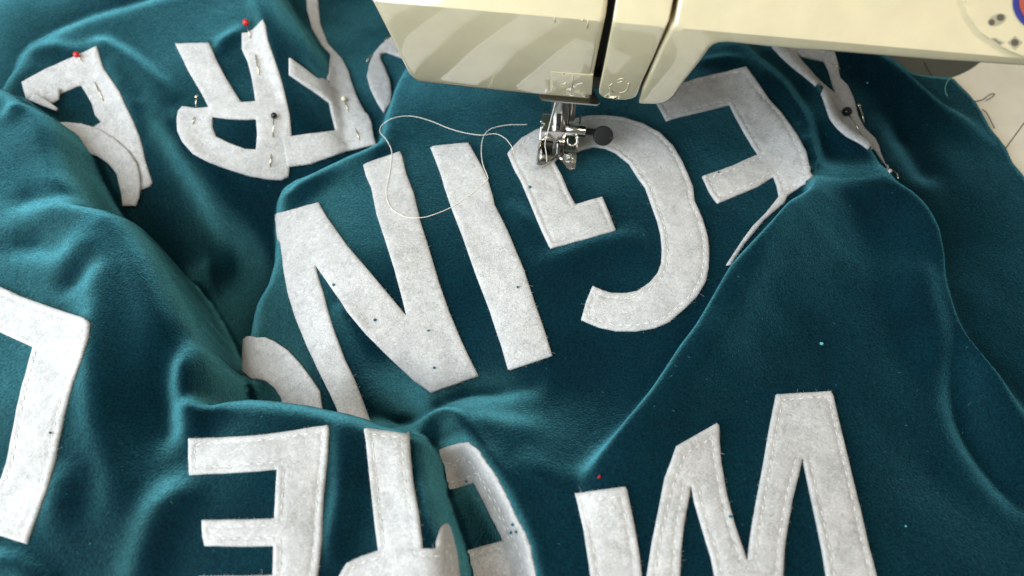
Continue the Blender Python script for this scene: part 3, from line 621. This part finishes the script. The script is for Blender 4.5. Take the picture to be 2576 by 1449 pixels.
def shell(name, poly, r, depth, off, mat, parent, step=9):
    P = dens(poly, step); 
    if area2(P) < 0: P = P[::-1]
    rp = r * 50; loops = []
    for k in range(5):
        a = k / 4 * math.pi / 2; loops.append((inset(P, rp * (1 - math.sin(a))), r * (1 - math.cos(a))))
    loops.append((P, depth))
    n = len(P); V = []; Fc = []
    for q, b in loops: V += list(faces_at(q, off) + YM * b)
    for k in range(len(loops) - 1):
        for i in range(n):
            j = (i + 1) % n; Fc.append((k * n + i, k * n + j, (k + 1) * n + j, (k + 1) * n + i))
    Q = loops[0][0]; lo, hi = Q.min(0), Q.max(0)
    gx_, gy_ = np.meshgrid(np.arange(lo[0], hi[0], 26.0), np.arange(lo[1], hi[1], 12.0)); gx_ = gx_.ravel(); gy_ = gy_.ravel()
    cl = project(PF + np.outer(np.linspace(-25, 45, 420), XM) - YM * FU + ZM * (ZC0 - ZB0)) if abs(off) < 0.1 else np.zeros((0, 2))
    ok = np.ones(gx_.shape, bool)
    if len(cl): ok = polydist(gx_, gy_, cl, False)[0] > 7
    gx_ = np.r_[gx_[ok], cl[:, 0]]; gy_ = np.r_[gy_[ok], cl[:, 1]]
    ok = inside(gx_, gy_, Q); ok &= polydist(gx_, gy_, Q, True)[0] > 4
    A = np.vstack([Q, np.stack([gx_, gy_], -1)[ok]])
    rr = delaunay_2d_cdt([Vector(p) for p in A], [(i, (i + 1) % n) for i in range(n)], [], 0, 1e-4)
    W2 = np.array([v[:] for v in rr[0]]); k0 = len(V); V += list(faces_at(W2, off))
    tri = np.array([f for f in rr[2] if len(f) == 3]); c = W2[tri].mean(1)
    Fc += [tuple(int(k0 + i) for i in f) for f in tri[inside(c[:, 0], c[:, 1], Q)]]
    Fc.append(tuple((len(loops) - 1) * n + i for i in range(n)))
    bm = bmesh.new(); vv = [bm.verts.new(tuple(v)) for v in V]
    for f in Fc:
        try: bm.faces.new([vv[i] for i in f])
        except ValueError: pass
    bmesh.ops.remove_doubles(bm, verts=bm.verts, dist=0.002); bmesh.ops.recalc_face_normals(bm, faces=bm.faces)
    return auto(bm_obj(name, bm, mat, parent), 32)
head = shell('head_cover', [(830, -200), (930, 0), (976, 90), (1005, 150), (1024, 188), (1035, 201), (1051, 212), (1200, 229), (1356, 245), (1485, 256), (1494, 188), (1523, 48), (1529, 0), (1545, -200)], 0.28, 6.5, 0, M['cream'], machine)
shell('thread_guide_cover', ZJ([(1150, -950), (1000, 0), (960, 250), (900, 550), (840, 850), (790, 1080), (790, 1135), (825, 1172), (880, 1197), (1000, 1213), (1110, 1215), (1190, 1200), (1240, 1175), (1265, 1130), (1310, 1000), (1450, 700), (1600, 350), (1640, 250), (1690, 0), (1800, -950)]), 0.09, 2.0, 0.02, M['cream'], machine)
arm = shell('arm_cover', ZJ([(1900, -1200), (1755, 0), (1700, 280), (1650, 350), (1500, 650), (1350, 1000), (1310, 1090), (1268, 1262), (1300, 1278), (1500, 1282), (1590, 1262), (1650, 1232), (1720, 1170), (1830, 1000), (2000, 780), (2130, 600), (2180, 560), (2240, 538), (2350, 530)]) + [(1941, 122), (2110, 135), (2347, 155), (2462, 162), (2576, 170), (2900, 196), (2900, -250)], 0.2, 7.0, 0, M['cream'], machine)
shell('inner_housing', [(1470, -200), (1740, -200), (1700, 60), (1640, 150), (1620, 222), (1490, 222)], 0.05, 4.0, -1.3, M['black'], machine)
shell('slot_rail', [(1488, 195), (1530, 195), (1530, 224), (1486, 224)], 0.05, 2.0, -0.9, M['dark'], machine)
panel = shell('control_panel', [(2400, -250), (2419, 0), (2436, 43), (2464, 83), (2510, 115), (2538, 131), (2576, 146), (2690, 152), (2800, 158), (2800, -250)], 0.12, 0.8, 0.28, M['cream'], machine)
def decal(name, pts, off, mat, parent, th=0.03):
    P = np.array(pts); n = len(P); V = [face(x, y, off) for x, y in P] + [face(x, y, off - th) for x, y in P]
    return mesh(name, V, [tuple(range(n))] + [(i, (i + 1) % n, n + (i + 1) % n, n + i) for i in range(n)], mat, parent, False)
def ell(cx, cy, a, b, rot=0, n=28):
    return [(cx + a * math.cos(t) * math.cos(rot) - b * math.sin(t) * math.sin(rot), cy + a * math.cos(t) * math.sin(rot) + b * math.sin(t) * math.cos(rot)) for t in [2 * math.pi * i / n for i in range(n)]]
decal('dial_ring', ell(2620, 5, 73, 73, 0, 60), 0.33, M['blue'], panel, 0.08)
decal('dial_button', ell(2620, 5, 56, 56, 0, 48), 0.38, M['dialred'], panel, 0.08)
decal('symbol_oval', ell(2508, 50, 25, 14, -0.38), 0.292, M['oval'], panel, 0.02)
decal('symbol_dot', ell(2495, 56, 8, 8), 0.298, M['icon'], panel, 0.02)
decal('symbol_dot', ell(2517, 44, 10, 9), 0.298, M['icon'], panel, 0.02)
decal('symbol_diamond', [(2534, 107), (2553, 90), (2573, 107), (2553, 126)], 0.292, M['oval'], panel, 0.02)
decal('symbol_dot', ell(2553, 107, 10, 9), 0.298, M['icon'], panel, 0.02)
lab = shell('number_tab', ZJ([(205, 868), (722, 908), (704, 1150), (205, 1105)]), 0.03, 0.3, 0.03, M['cream'], machine)
def emboss(name, strokes, r, parent, off=0.05):
    V, Fc = [], []
    for st in strokes:
        v, f = tube([face(x, y, off) for x, y in ZJ(st)], r, 6); k = len(V); V += v; Fc += [tuple(i + k for i in q) for q in f]
    return mesh(name, V, Fc, M['cream'], parent)
emboss('embossed_numeral', [[(475, 912), (470, 1000), (460, 1090)], [(425, 1088), (490, 1084)], [(330, 1025), (400, 995)], [(340, 1026), (398, 1020)]], 0.022, lab, 0.035)
emboss('embossed_symbol', [[(905, 1045), (950, 1012)], [(915, 1055), (935, 1090), (970, 1110)], [(1010, 975), (1050, 950), (1095, 950)], [(1015, 1000), (1080, 980)], [(1140, 1010), (1160, 1008), (1150, 1030), (1125, 1090), (1090, 1112), (1040, 1120)]], 0.022, machine, 0.025)
emboss('embossed_mark', [[(262, 195), (255, 270)], [(665, 232), (645, 340)], [(575, 250), (610, 232)]], 0.025, machine, 0.01)
# steel guard plate under the head
gp = [un(x, y, 4.12) for x, y in [(1358, 244), (1363, 250), (1420, 256), (1503, 263), (1509, 258), (1494, 226)]] + [un(1340, 200, 4.12)]
n_ = len(gp); mesh('guard_plate', [p for p in gp] + [p - ZM * 0.09 for p in gp], [tuple(range(n_)), tuple(range(2 * n_ - 1, n_ - 1, -1))] + [(i, (i + 1) % n_, n_ + (i + 1) % n_, n_ + i) for i in range(n_)], M['steel'], machine, False)

# presser foot, in the machine's own axes with the origin between the toe tips
OF = un(1397, 428, 0.42)
def mc(x, y, z): return OF + XM * x + YM * y + ZM * z
def boxm(name, x0, x1, y0, y1, z0, z1, mat, parent, bev=0.05):
    bm = bmesh.new(); bmesh.ops.create_cube(bm, size=1)
    for v in bm.verts: v.co = Vector(mc(x0 + (v.co.x + .5) * (x1 - x0), y0 + (v.co.y + .5) * (y1 - y0), z0 + (v.co.z + .5) * (z1 - z0)))
    if bev: bmesh.ops.bevel(bm, geom=bm.edges[:], offset=bev, segments=2, affect='EDGES', profile=0.6)
    return auto(bm_obj(name, bm, mat, parent), 40)
def cyl(name, a, b, r, mat, parent, seg=28, bev=0.03):
    A = Vector(mc(*a)); B = Vector(mc(*b)); d = (B - A).normalized()
    return auto(tube_obj(name, [A, A + d * bev * .3, A + d * bev, B - d * bev, B - d * bev * .3, B], [r - bev, r - bev * .3, r, r, r - bev * .3, r - bev], mat, parent, seg), 60)
foot = bpy.data.objects.new('presser_foot', None); col.objects.link(foot); foot.parent = machine
def toe(sg):
    edge = [(0.98, 0.02), (0.96, -0.10), (0.85, -0.13), (0.70, -0.06), (0.52, 0.12), (0.36, 0.40), (0.24, 0.62), (0.12, 0.70), (0.055, 0.86), (0.055, 1.7), (0.98, 1.7)]
    P = [(sg * a, b) for a, b in edge]; Pd = dens(P, 0.08); Q = inset(Pd, 0.045); n = len(Pd)
    zf = lambda y: 0.16 * max(0, 1 - y / 0.55) ** 1.6
    V = [mc(a, b, 0.17 + zf(b)) for a, b in Q] + [mc(a, b, 0.13 + zf(b)) for a, b in Pd] + [mc(a, b, 0.03 + zf(b)) for a, b in Pd] + [mc(a, b, 0.0 + zf(b)) for a, b in Q]
    Fc = [(k * n + i, k * n + (i + 1) % n, (k + 1) * n + (i + 1) % n, (k + 1) * n + i) for k in range(3) for i in range(n)]
    gx_, gy_ = np.meshgrid(np.arange(-1, 1, .12), np.arange(-.1, 1.7, .12)); gx_ = gx_.ravel(); gy_ = gy_.ravel(); ok = inside(gx_, gy_, Q) & (polydist(gx_, gy_, Q, True)[0] > .04)
    rr = delaunay_2d_cdt([Vector(p) for p in np.vstack([Q, np.stack([gx_, gy_], -1)[ok]])], [(i, (i + 1) % n) for i in range(n)], [], 0, 1e-5)
    W2 = np.array([v[:] for v in rr[0]])
    for base_, zz in ((len(V), 0.17), (len(V) + len(W2), 0.0)):
        V += [mc(a, b, zz + zf(b)) for a, b in W2]
        for f in rr[2]:
            c = W2[list(f)].mean(0)
            if inside(np.array([c[0]]), np.array([c[1]]), Q)[0]: Fc.append(tuple(base_ + i for i in f))
    bm = bmesh.new(); vv = [bm.verts.new(tuple(v)) for v in V]
    for f in Fc:
        try: bm.faces.new([vv[i] for i in f])
        except ValueError: pass
    bmesh.ops.remove_doubles(bm, verts=bm.verts, dist=0.002); bmesh.ops.recalc_face_normals(bm, faces=bm.faces)
    return auto(bm_obj('toe', bm, M['chrome'], foot), 40)
toe(-1); toe(1)
boxm('heel_plate', -0.97, 0.97, 1.70, 2.9, 0.02, 0.17, M['chrome'], foot)
for sg in (-1, 1):                                     # upright side flanges
    xs = sorted((sg * 0.90, sg * 0.99)); prof_ = [(0.35, 0.15), (0.9, 0.36), (1.5, 0.50), (1.9, 0.95), (2.0, 1.28), (2.65, 1.36), (2.75, 1.2), (2.9, 0.15)]
    V = [mc(x, a, b) for x in xs for a, b in prof_]; m_ = len(prof_)
    bm = bmesh.new(); vv = [bm.verts.new(tuple(v)) for v in V]
    bm.faces.new(vv[:m_]); bm.faces.new(vv[m_:][::-1])
    for i in range(m_): bm.faces.new((vv[i], vv[(i + 1) % m_], vv[m_ + (i + 1) % m_], vv[m_ + i]))
    bmesh.ops.recalc_face_normals(bm, faces=bm.faces); bmesh.ops.bevel(bm, geom=bm.edges[:], offset=0.025, segments=2, affect='EDGES')
    auto(bm_obj('side_flange', bm, M['chrome'], foot), 40)
boxm('ankle', -0.30, 0.30, 1.55, 2.1, 0.12, 0.75, M['darksteel'], foot, 0.06)
boxm('clamp_block', -0.92, 0.32, 1.25, 2.45, 0.70, 1.42, M['chrome'], foot, 0.09)
cyl('screw_boss', (0.25, 1.75, 1.14), (1.32, 1.75, 1.14), 0.30, M['chrome'], foot, 32, 0.04)
V, Fc = tube([mc(1.30 + 0.012 * i, 1.75, 1.14) for i in range(42)], [0.17 + 0.045 * math.sin(i * 1.05) for i in range(42)], 20)
mesh('screw_thread', V, Fc, M['blackmetal'], foot)
kx = np.array(mc(2.18, 1.62, 1.08)); ax = Vector(XM * 0.10 - YM * 0.70 + ZM * 0.70).normalized(); A_ = Vector(kx)
knob = tube_obj('thumb_screw', [A_ - ax * .30, A_ - ax * .28, A_ - ax * .22, A_ + ax * .16, A_ + ax * .195, A_ + ax * .20], [0.42, 0.47, 0.49, 0.49, 0.465, 0.44], M['blackmetal'], foot, 48); auto(knob, 28)
nv = (Vector(XM) * 0.95 + Vector(ZM) * -0.22); nv = (nv - ax * nv.dot(ax)).normalized(); tv = ax.cross(nv)
bm = bmesh.new(); bmesh.ops.create_cube(bm, size=1)
for v in bm.verts: c_ = v.co.copy(); v.co = A_ + nv * (0.42 + c_.x * 0.20) + tv * c_.y * 0.10 + ax * (0.14 + c_.z * 0.18)
bm_obj('screw_slot', bm, M['black'], knob, False)
ringc = mc(0.68, 1.35, 0.80)
tube_obj('thread_loop', [Vector(ringc) + (Vector(XM) * math.cos(t) + (Vector(ZM) * .75 + Vector(YM) * .65).normalized() * math.sin(t)) * 0.24 for t in np.linspace(-3.6, 0.9, 24)], 0.04, M['chrome'], foot, 8)
tube_obj('side_lug', [mc(-0.78, 1.7, 1.45), mc(-0.92, 1.65, 1.55), mc(-0.98, 1.6, 1.68)], 0.045, M['chrome'], foot, 8)
cyl('presser_bar', (-0.10, 1.95, 0.8), (-0.10, 1.95, 6.0), 0.42, M['steel'], machine, 40)
boxm('bar_slot', -0.20, 0.02, 1.50, 1.60, 1.35, 2.35, M['black'], machine, 0.02)
cyl('bar_screw', (-0.10, 1.42, 1.55), (-0.10, 1.62, 1.55), 0.09, M['darksteel'], machine, 16)
cyl('needle_bar', (0.48, 2.25, 1.4), (0.48, 2.25, 6.0), 0.2, M['steel'], machine, 28)
cyl('guide_rod', (0.34, 1.85, 1.45), (0.34, 1.85, 6.0), 0.07, M['darksteel'], machine, 14)
tube_obj('needle', [mc(-0.02, 0.95, -0.2), mc(-0.02, 0.95, 0.1), mc(-0.02, 0.95, 0.9)], [0.01, 0.035, 0.045], M['steel'], machine, 10)
def atz(pts, z): return [un(x, y, z_) for (x, y), z_ in zip(pts, z)]
tube_obj('upper_thread', catmull(atz([(1397, 258), (1386, 300), (1376, 340), (1371, 362), (1374, 385), (1376, 408)], [4.3, 3.1, 2.2, 1.55, 1.1, 0.62]), 4), 0.022, M['thread'], machine, 6)

# machine bed, round inset and the table underneath
BZ = -1.75
bed_p = [(9, -25), (70, -25), (70, 60), (9, 60)]
bedo = mesh('machine_bed', [(a, b, BZ) for a, b in bed_p] + [(a, b, BZ - 5) for a, b in bed_p], [(0, 1, 2, 3), (7, 6, 5, 4), (0, 4, 5, 1), (1, 5, 6, 2), (2, 6, 7, 3), (3, 7, 4, 0)], M['cream2'], machine, False)
p1, p2 = un(2458, 163, BZ)[:2], un(2401, 193, BZ)[:2]; mm = (p1 + p2) / 2; dd = p2 - p1; nn = np.array([dd[1], -dd[0]]); nn /= np.linalg.norm(nn)
if nn[1] < 0: nn = -nn
RD = 7.0; cc = mm + nn * math.sqrt(RD ** 2 - (dd @ dd) / 4)
if cc[0] > mm[0]: pass
ring = [(cc[0] + RD * math.cos(t), cc[1] + RD * math.sin(t)) for t in np.linspace(0, 2 * math.pi, 96, endpoint=False)]
V = [(a, b, BZ + 0.05) for a, b in ring] + [(a, b, BZ - 0.2) for a, b in ring]; n_ = 96
mesh('round_inset', V, [tuple(range(n_))] + [(i, n_ + i, n_ + (i + 1) % n_, (i + 1) % n_) for i in range(n_)], M['dark'], bedo, False)
a_, b_ = un(2510, 400, BZ), un(2620, 250, BZ)
dv_ = (b_ - a_) / np.linalg.norm(b_ - a_); sv_ = np.array([-dv_[1], dv_[0], 0]) * 0.03
mesh('panel_seam', [a_ + sv_ + ZM * .012, a_ - sv_ + ZM * .012, b_ - sv_ + ZM * .012, b_ + sv_ + ZM * .012, a_ + sv_ - ZM * .1, a_ - sv_ - ZM * .1, b_ - sv_ - ZM * .1, b_ + sv_ - ZM * .1], [(0, 1, 2, 3), (0, 4, 5, 1), (1, 5, 6, 2), (2, 6, 7, 3), (3, 7, 4, 0)], M['icon'], bedo, False)
tb = [(-120, -80), (120, -80), (120, 120), (-120, 120)]
tbl = mesh('table', [(a, b, -9) for a, b in tb] + [(a, b, -12) for a, b in tb], [(0, 1, 2, 3), (7, 6, 5, 4), (0, 4, 5, 1), (1, 5, 6, 2), (2, 6, 7, 3), (3, 7, 4, 0)], M['table'], None, False); tbl['kind'] = 'structure'

# ------------------------------------------------------------------ loose thread, pins, lint
def laid(pts, lift, skip=''):
    c = cast(pts, skip); return on_cloth(c[:, 0], c[:, 1], np.full(len(c), lift), skip)
LT = ZB([(1340, 943), (1270, 944), (1200, 946), (1100, 965), (1040, 1000), (1010, 1060), (1003, 1150), (1015, 1240), (1050, 1330), (1040, 1362), (960, 1430)]) + ZH([(900, 90), (780, 170), (650, 225), (560, 248), (450, 245), (380, 215), (330, 170), (305, 110), (300, 30)]) + ZB([(310, 1380), (330, 1270), (338, 1180), (330, 1120), (290, 1050), (270, 990), (285, 940), (340, 900), (430, 880), (520, 885), (640, 920), (760, 970), (880, 1005), (1000, 1022), (1100, 1012), (1170, 1040), (1215, 1090), (1238, 1130)])
lt = tube_obj('loose_thread', catmull(laid(LT, 0.175), 5), 0.018, M['thread'], None, 6)
tag(lt, 'long white loose thread curling across the N and I letters', 'thread')
def pin(label, headp, segs, mat, r=0.2, skip='', lift=0.34, flat=False):
    t = thing('dressmaking_pin', label, 'pin', 'pins holding the felt letters')
    if headp:
        c = laid([headp], lift, skip)[0]
        if flat:
            v, f = tube([c - ZM * .03, c + ZM * .03], r, 14); mesh('pin_head', v, f, M[mat], t)
        else:
            bm = bmesh.new(); bmesh.ops.create_uvsphere(bm, u_segments=20, v_segments=14, radius=r)
            for v in bm.verts: v.co += Vector(c)
            bm_obj('pin_head', bm, M[mat], t)
    for k, (a, b) in enumerate(segs):
        q = laid([a, ((a[0] + b[0]) / 2, (a[1] + b[1]) / 2), b], 0.0, skip); nrm = normals(q[:, 0], q[:, 1], skip)
        lf = [lift, 0.30, 0.17] if (k == 0 and headp) else [0.16, 0.26, 0.16]
        tube_obj('pin_shaft', q + nrm * np.array(lf)[:, None], 0.032, M['pinmetal'], t, 8)
pin('red headed pin on the top arm of the pinned E', ZA([(587, 428)])[0], [ZA([(595, 440), (630, 470)]), ZA([(718, 620), (785, 760)])], 'red', 0.17, 'f')
pin('red headed pin at the upper tip of the back R', ZA([(1838, 200)])[0], [ZA([(1845, 215), (1870, 300)]), ZA([(1903, 420), (1930, 575)])], 'red', 0.18, 'h')
pin('black headed pin on the stem of the back R', ZA([(2038, 880)])[0], [ZA([(2036, 900), (2028, 1025)]), ZA([(2015, 1150), (2008, 1245)])], 'pinblack', 0.17, 'h')
pin('small plain steel pin at the rounded side of the back R', ZA([(1483, 745)])[0], [ZA([(1483, 750), (1465, 810)]), ZA([(1455, 880), (1440, 935)])], 'pinmetal', 0.1, 'h', 0.4, True)
pin('cream headed pin on the branching felt letter', (867, 260), [[(868, 264), (879, 286)], ZB([(65, 960), (105, 1060)])], 'pinwhite', 0.16, 'h')
pin('steel pin poking out of the curved letter behind the machine head', None, [ZB([(205, 420), (150, 475)]), ZB([(325, 290), (290, 325)])], 'pinmetal', 0.1, 'h')
pin('large black headed pin in the crumpled letter at the right', ZC([(1235, 860)])[0], [ZC([(1250, 885), (1365, 1030)])], 'pinblack', 0.26)
pin('flat headed steel pin just right of the large black headed one', ZC([(1325, 815)])[0], [ZC([(1325, 815), (1375, 925)])], 'pinmetal', 0.1, '', 0.36, True)
pin('steel pin crossing the upper end of the crumpled letter', None, [ZC([(1140, 490), (1205, 530)])], 'pinmetal')
pin('steel pin tip at the lowest point of the crumpled letter', None, [ZC([(1565, 1265), (1620, 1338)])], 'pinmetal')
def lint(p, r, label, mat='lint', lift=0.2, skip=''):
    c = laid([p], lift, skip)[0]; bm = bmesh.new(); bmesh.ops.create_icosphere(bm, subdivisions=1, radius=r)
    for v in bm.verts: v.co = Vector(c) + v.co * rnd.uniform(.6, 1.3)
    tag(bm_obj('lint_speck', bm, M[mat]), label, 'lint', 'specks of lint')
for p, q in zip(ZH([(212, 993), (605, 1072), (655, 1335)]) + ZD([(2492, 740)]), ('on the diagonal of the N below its upper gap', 'on the N just below the tip of its upper gap', 'near the bottom point of the N', 'high on the diagonal of the N')):
    lint(p, 0.07, 'tiny teal lint speck ' + q, skip='f')
lint(ZH([(1360, 22)])[0], 0.08, 'tiny teal lint speck on the short arm of the G')
lint(ZH([(1270, 760)])[0], 0.06, 'tiny teal lint speck on the I beside the N')
lint(ZG([(388, 1022)])[0], 0.08, 'tiny teal lint speck on the wide W')
lint(ZC([(300, 1298)])[0], 0.05, 'tiny dark lint speck on the E right of the foot', 'navy')
lint(ZE([(396, 393)])[0], 0.06, 'tiny dark lint speck on the L', 'navy')
for p, q in zip(ZF([(1265, 1055), (1255, 1112), (1290, 1112)]), ('topmost', 'left', 'right')): lint(p, 0.07, q + ' of three teal lint specks at the rim of the hollow', 'lint', 0.2)
lint(ZF([(922, 735)])[0], 0.07, 'tiny teal lint speck inside the hollow', 'lint', 0.22, 'f')
lint(ZF([(1878, 713)])[0], 0.09, 'red lint speck on the cloth above the lower I', 'redlint', 0.03)
lint(ZI([(1073, 1170)])[0], 0.1, 'pale teal lint speck on the dark cloth above the W', 'paleteal', 0.03)
lint(ZG([(1695, 1080)])[0], 0.05, 'small pale lint speck on the dark cloth right of the W', 'paleteal', 0.03)
lint(ZC([(1410, 618)])[0], 0.06, 'small pale lint speck near the crumpled letter', 'paleteal', 0.03)
def strand(pts, z, label, mat='navy', r=0.025):
    tag(tube_obj('thread_strand', catmull([un(x, y, z) for x, y in pts], 5), r, M[mat], None, 6), label, 'thread')
strand(ZC([(2210, 752), (2270, 740), (2310, 710), (2345, 695), (2356, 704), (2330, 728), (2295, 745)]), BZ + 0.12, 'looped dark thread end sticking out over the cream bed')
strand(ZC([(2262, 812), (2295, 835), (2320, 880), (2340, 920), (2356, 952)]), BZ + 0.15, 'dark thread hanging at the cut edge of the cloth')
strand(ZC([(1835, 460), (1860, 510), (1897, 568)]), BZ + 0.12, 'thin dark thread lying on the round grey inset', 'black', 0.018)
strand(ZC([(2030, 572), (1995, 630), (1992, 680), (2008, 718)]), -0.75, 'pale thread lying on the cloth corner', 'paleteal', 0.022)

# fine fluff caught in the pile
vs_, fs = [], []
for _ in range(220):
    p = cast([(rnd.uniform(20, 2500), rnd.uniform(150, 1430))])[0]; a = rnd.uniform(0, 6.28); L_ = rnd.uniform(.04, .14); b = a + rnd.uniform(-1.2, 1.2)
    xs = [p[0], p[0] + math.cos(a) * L_ * .5, p[0] + math.cos(a) * L_ * .5 + math.cos(b) * L_ * .5]; ys = [p[1], p[1] + math.sin(a) * L_ * .5, p[1] + math.sin(a) * L_ * .5 + math.sin(b) * L_ * .5]
    v_, f_ = tube(on_cloth(xs, ys, [0.01, 0.03, 0.015]), rnd.uniform(.002, .0045), 3, False); k = len(vs_); vs_ += v_; fs += [tuple(i + k for i in f) for f in f_]
fl = mesh('lint_fibres', vs_, fs, M['paleteal'], cloth); fl['kind'] = 'stuff'
